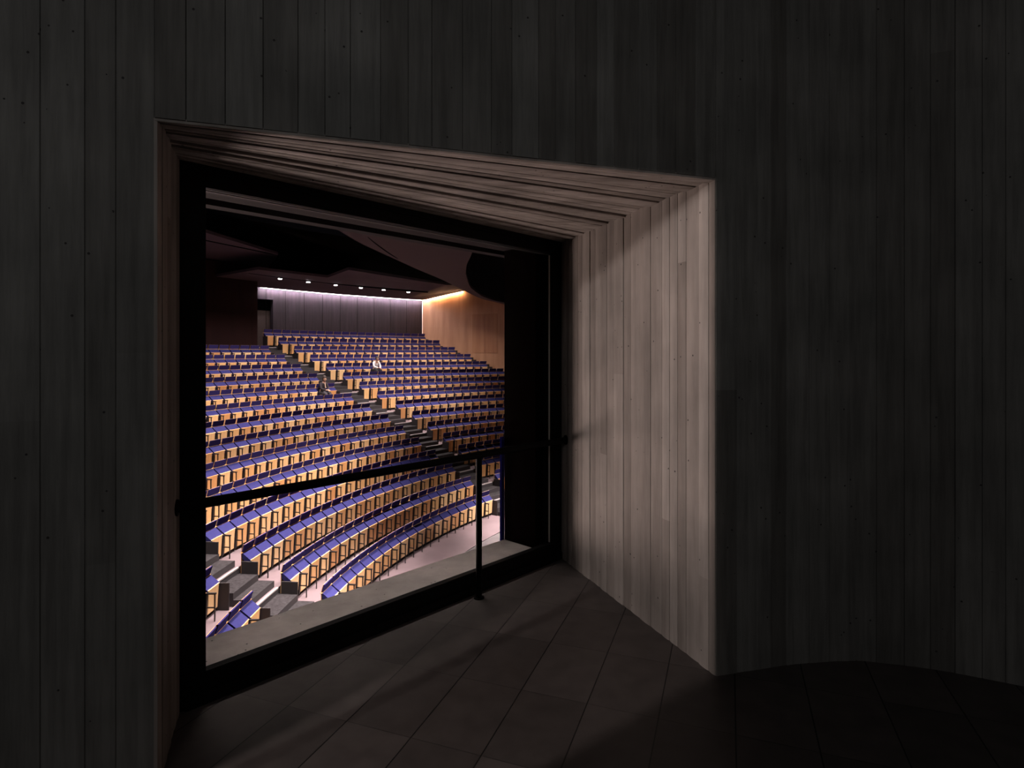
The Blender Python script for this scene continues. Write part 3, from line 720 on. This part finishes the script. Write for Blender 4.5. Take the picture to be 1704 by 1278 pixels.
def ell(name, c, r, mat, parent, cutz=None, seg=16):
    bm = bmesh.new(); bmesh.ops.create_uvsphere(bm, u_segments=seg, v_segments=10, radius=1)
    for v in bm.verts: v.co = Vector((c[0]+v.co.x*r[0], c[1]+v.co.y*r[1], c[2]+v.co.z*r[2]))
    if cutz is not None:
        bmesh.ops.delete(bm, geom=[v for v in bm.verts if cutz(v.co)], context='VERTS')
    me = bpy.data.meshes.new(name); bm.to_mesh(me); bm.free(); me.materials.append(mat)
    for p in me.polygons: p.use_smooth = True
    o = bpy.data.objects.new(name, me); C.objects.link(o); o.parent = parent; return o
def person(seat, label, top_mat, leg_mat, skin_mat, hair_mat, lean, accent=None, long_hair=False):
    block, k, i, th = seat[:4]
    p = pol(th, RR(k), FL(k)); rz = math.atan2(CZ-p.y, CX-p.x)-PI/2
    r = empty('person', p, rz); tag(r, label, 'person')
    hy, hz = -0.10, 0.545                                   # hips on the cushion
    l = lean
    ch = (0, hy+l*0.30, 0.93); nk = (0, hy+l*0.42, 1.06); hd = (0, hy+l*0.50+0.02, 1.20)
    arms = []; hands = []
    for sx in (-1, 1):
        sh = (sx*0.17, ch[1], 1.00); el_ = (sx*0.21, ch[1]+0.10, 0.76); wr = (sx*0.07, ch[1]+0.27, 0.70); pa = (sx*0.035, ch[1]+0.34, 0.695)
        arms.append([(0, ch[1], 0.98, 0.07), (*sh, 0.052), (*el_, 0.040), (*wr, 0.027), (*pa, (0.034, 0.014))])
        for f in range(4):
            b0 = (pa[0]+sx*(0.022-0.015*f), pa[1]+0.035, pa[2]); ln = (0.05, 0.06, 0.065, 0.055)[f]
            hands.append([(*pa, (0.034, 0.014)), (*b0, 0.009), (b0[0]-sx*0.004, b0[1]+ln*0.6, b0[2]-0.008, 0.008), (b0[0]-sx*0.006, b0[1]+ln*0.9, b0[2]-0.028, 0.007)])
        hands.append([(*pa, (0.034, 0.014)), (pa[0]-sx*0.03, pa[1]+0.0, pa[2]+0.012, 0.010), (pa[0]-sx*0.045, pa[1]+0.03, pa[2]+0.010, 0.008)])
    legs = []
    for sx in (-1, 1):
        legs.append([(0, hy, hz, 0.12), (sx*0.09, hy+0.04, hz-0.01, 0.082), (sx*0.12, hy+0.46, hz-0.005, 0.060), (sx*0.12, hy+0.48, 0.28, 0.048), (sx*0.12, hy+0.46, 0.09, 0.036), (sx*0.12, hy+0.58, 0.035, 0.030)])
    trunk = [(0, hy, hz, 0.12), (0, hy+l*0.12, 0.72, (0.13, 0.10)), (*ch, (0.145, 0.10)), (0, ch[1], 0.98, 0.09), (*nk, 0.052), (hd[0], hd[1], hd[2]-0.06, 0.062), (hd[0], hd[1]+0.005, hd[2]+0.02, (0.078, 0.092)), (hd[0], hd[1], hd[2]+0.075, 0.066)]
    skin('body', [trunk]+arms+hands+legs, skin_mat, r)
    g = 0.014
    gw = lambda rr: tuple(x+g for x in rr) if isinstance(rr, tuple) else rr+g
    skin('jacket' if accent else 'shirt', [[(x[0], x[1], x[2], gw(x[3])) for x in trunk[:4]]]+[[(x[0], x[1], x[2], gw(x[3])) for x in a[:4]] for a in arms], top_mat, r)
    skin('trousers', [[(x[0], x[1], x[2], gw(x[3])) for x in a[:5]] for a in legs], leg_mat, r)
    for sx in (-1, 1):
        skin('shoe', [[(sx*0.12, hy+0.44, 0.045, 0.044), (sx*0.12, hy+0.56, 0.040, 0.042), (sx*0.12, hy+0.66, 0.032, 0.030)]], M['seat_black'], r, 1)
    hh = ell('hair', (hd[0], hd[1]-0.018, hd[2]+0.03), (0.096, 0.112, 0.118 if not long_hair else 0.16), hair_mat, r, lambda c: c.y > hd[1]+0.05 and c.z < hd[2]+0.05)
    ell('nose', (hd[0], hd[1]+0.098, hd[2]-0.005), (0.012, 0.016, 0.02), skin_mat, r)
    for sx in (-1, 1):
        ell('ear', (sx*0.079, hd[1], hd[2]), (0.01, 0.02, 0.03), skin_mat, r, seg=8)
        ell('eye', (sx*0.03, hd[1]+0.083, hd[2]+0.02), (0.012, 0.008, 0.007), M['seat_black'], r, seg=8)
    ell('mouth', (0, hd[1]+0.082, hd[2]-0.045), (0.022, 0.008, 0.006), plain('lip', (0.30, 0.10, 0.09), 0.6), r, seg=8)
    if accent:
        skin('scarf', [[(0.0, ch[1]+0.10, 1.03, (0.035, 0.02)), (0.0, ch[1]+0.135, 0.90, (0.035, 0.014)), (0.01, ch[1]+0.16, 0.78, (0.03, 0.014))]], accent, r, 1)
    return r
skm = plain('skin', (0.55, 0.33, 0.24), 0.6)
person(PEOPLE['white'], 'person with dark hair in a white shirt and black trousers, seated leaning forward', plain('white_cotton', (0.80, 0.76, 0.78), 0.8), plain('black_cloth', (0.012, 0.012, 0.016), 0.9), skm, plain('black_hair', (0.012, 0.009, 0.008), 0.6), 0.5)
person(PEOPLE['dark'], 'person in a dark jacket with a pale scarf, seated next to the aisle seat', plain('dark_jacket', (0.028, 0.022, 0.028), 0.9), plain('grey_trousers', (0.05, 0.045, 0.055), 0.9), skm, plain('brown_hair', (0.03, 0.015, 0.012), 0.6), 0.35, plain('beige_scarf', (0.5, 0.36, 0.28), 0.9), True)
print('SEATS', len(seats), 'view', len(inview), 'near', len(near), 'rest', len(rest))
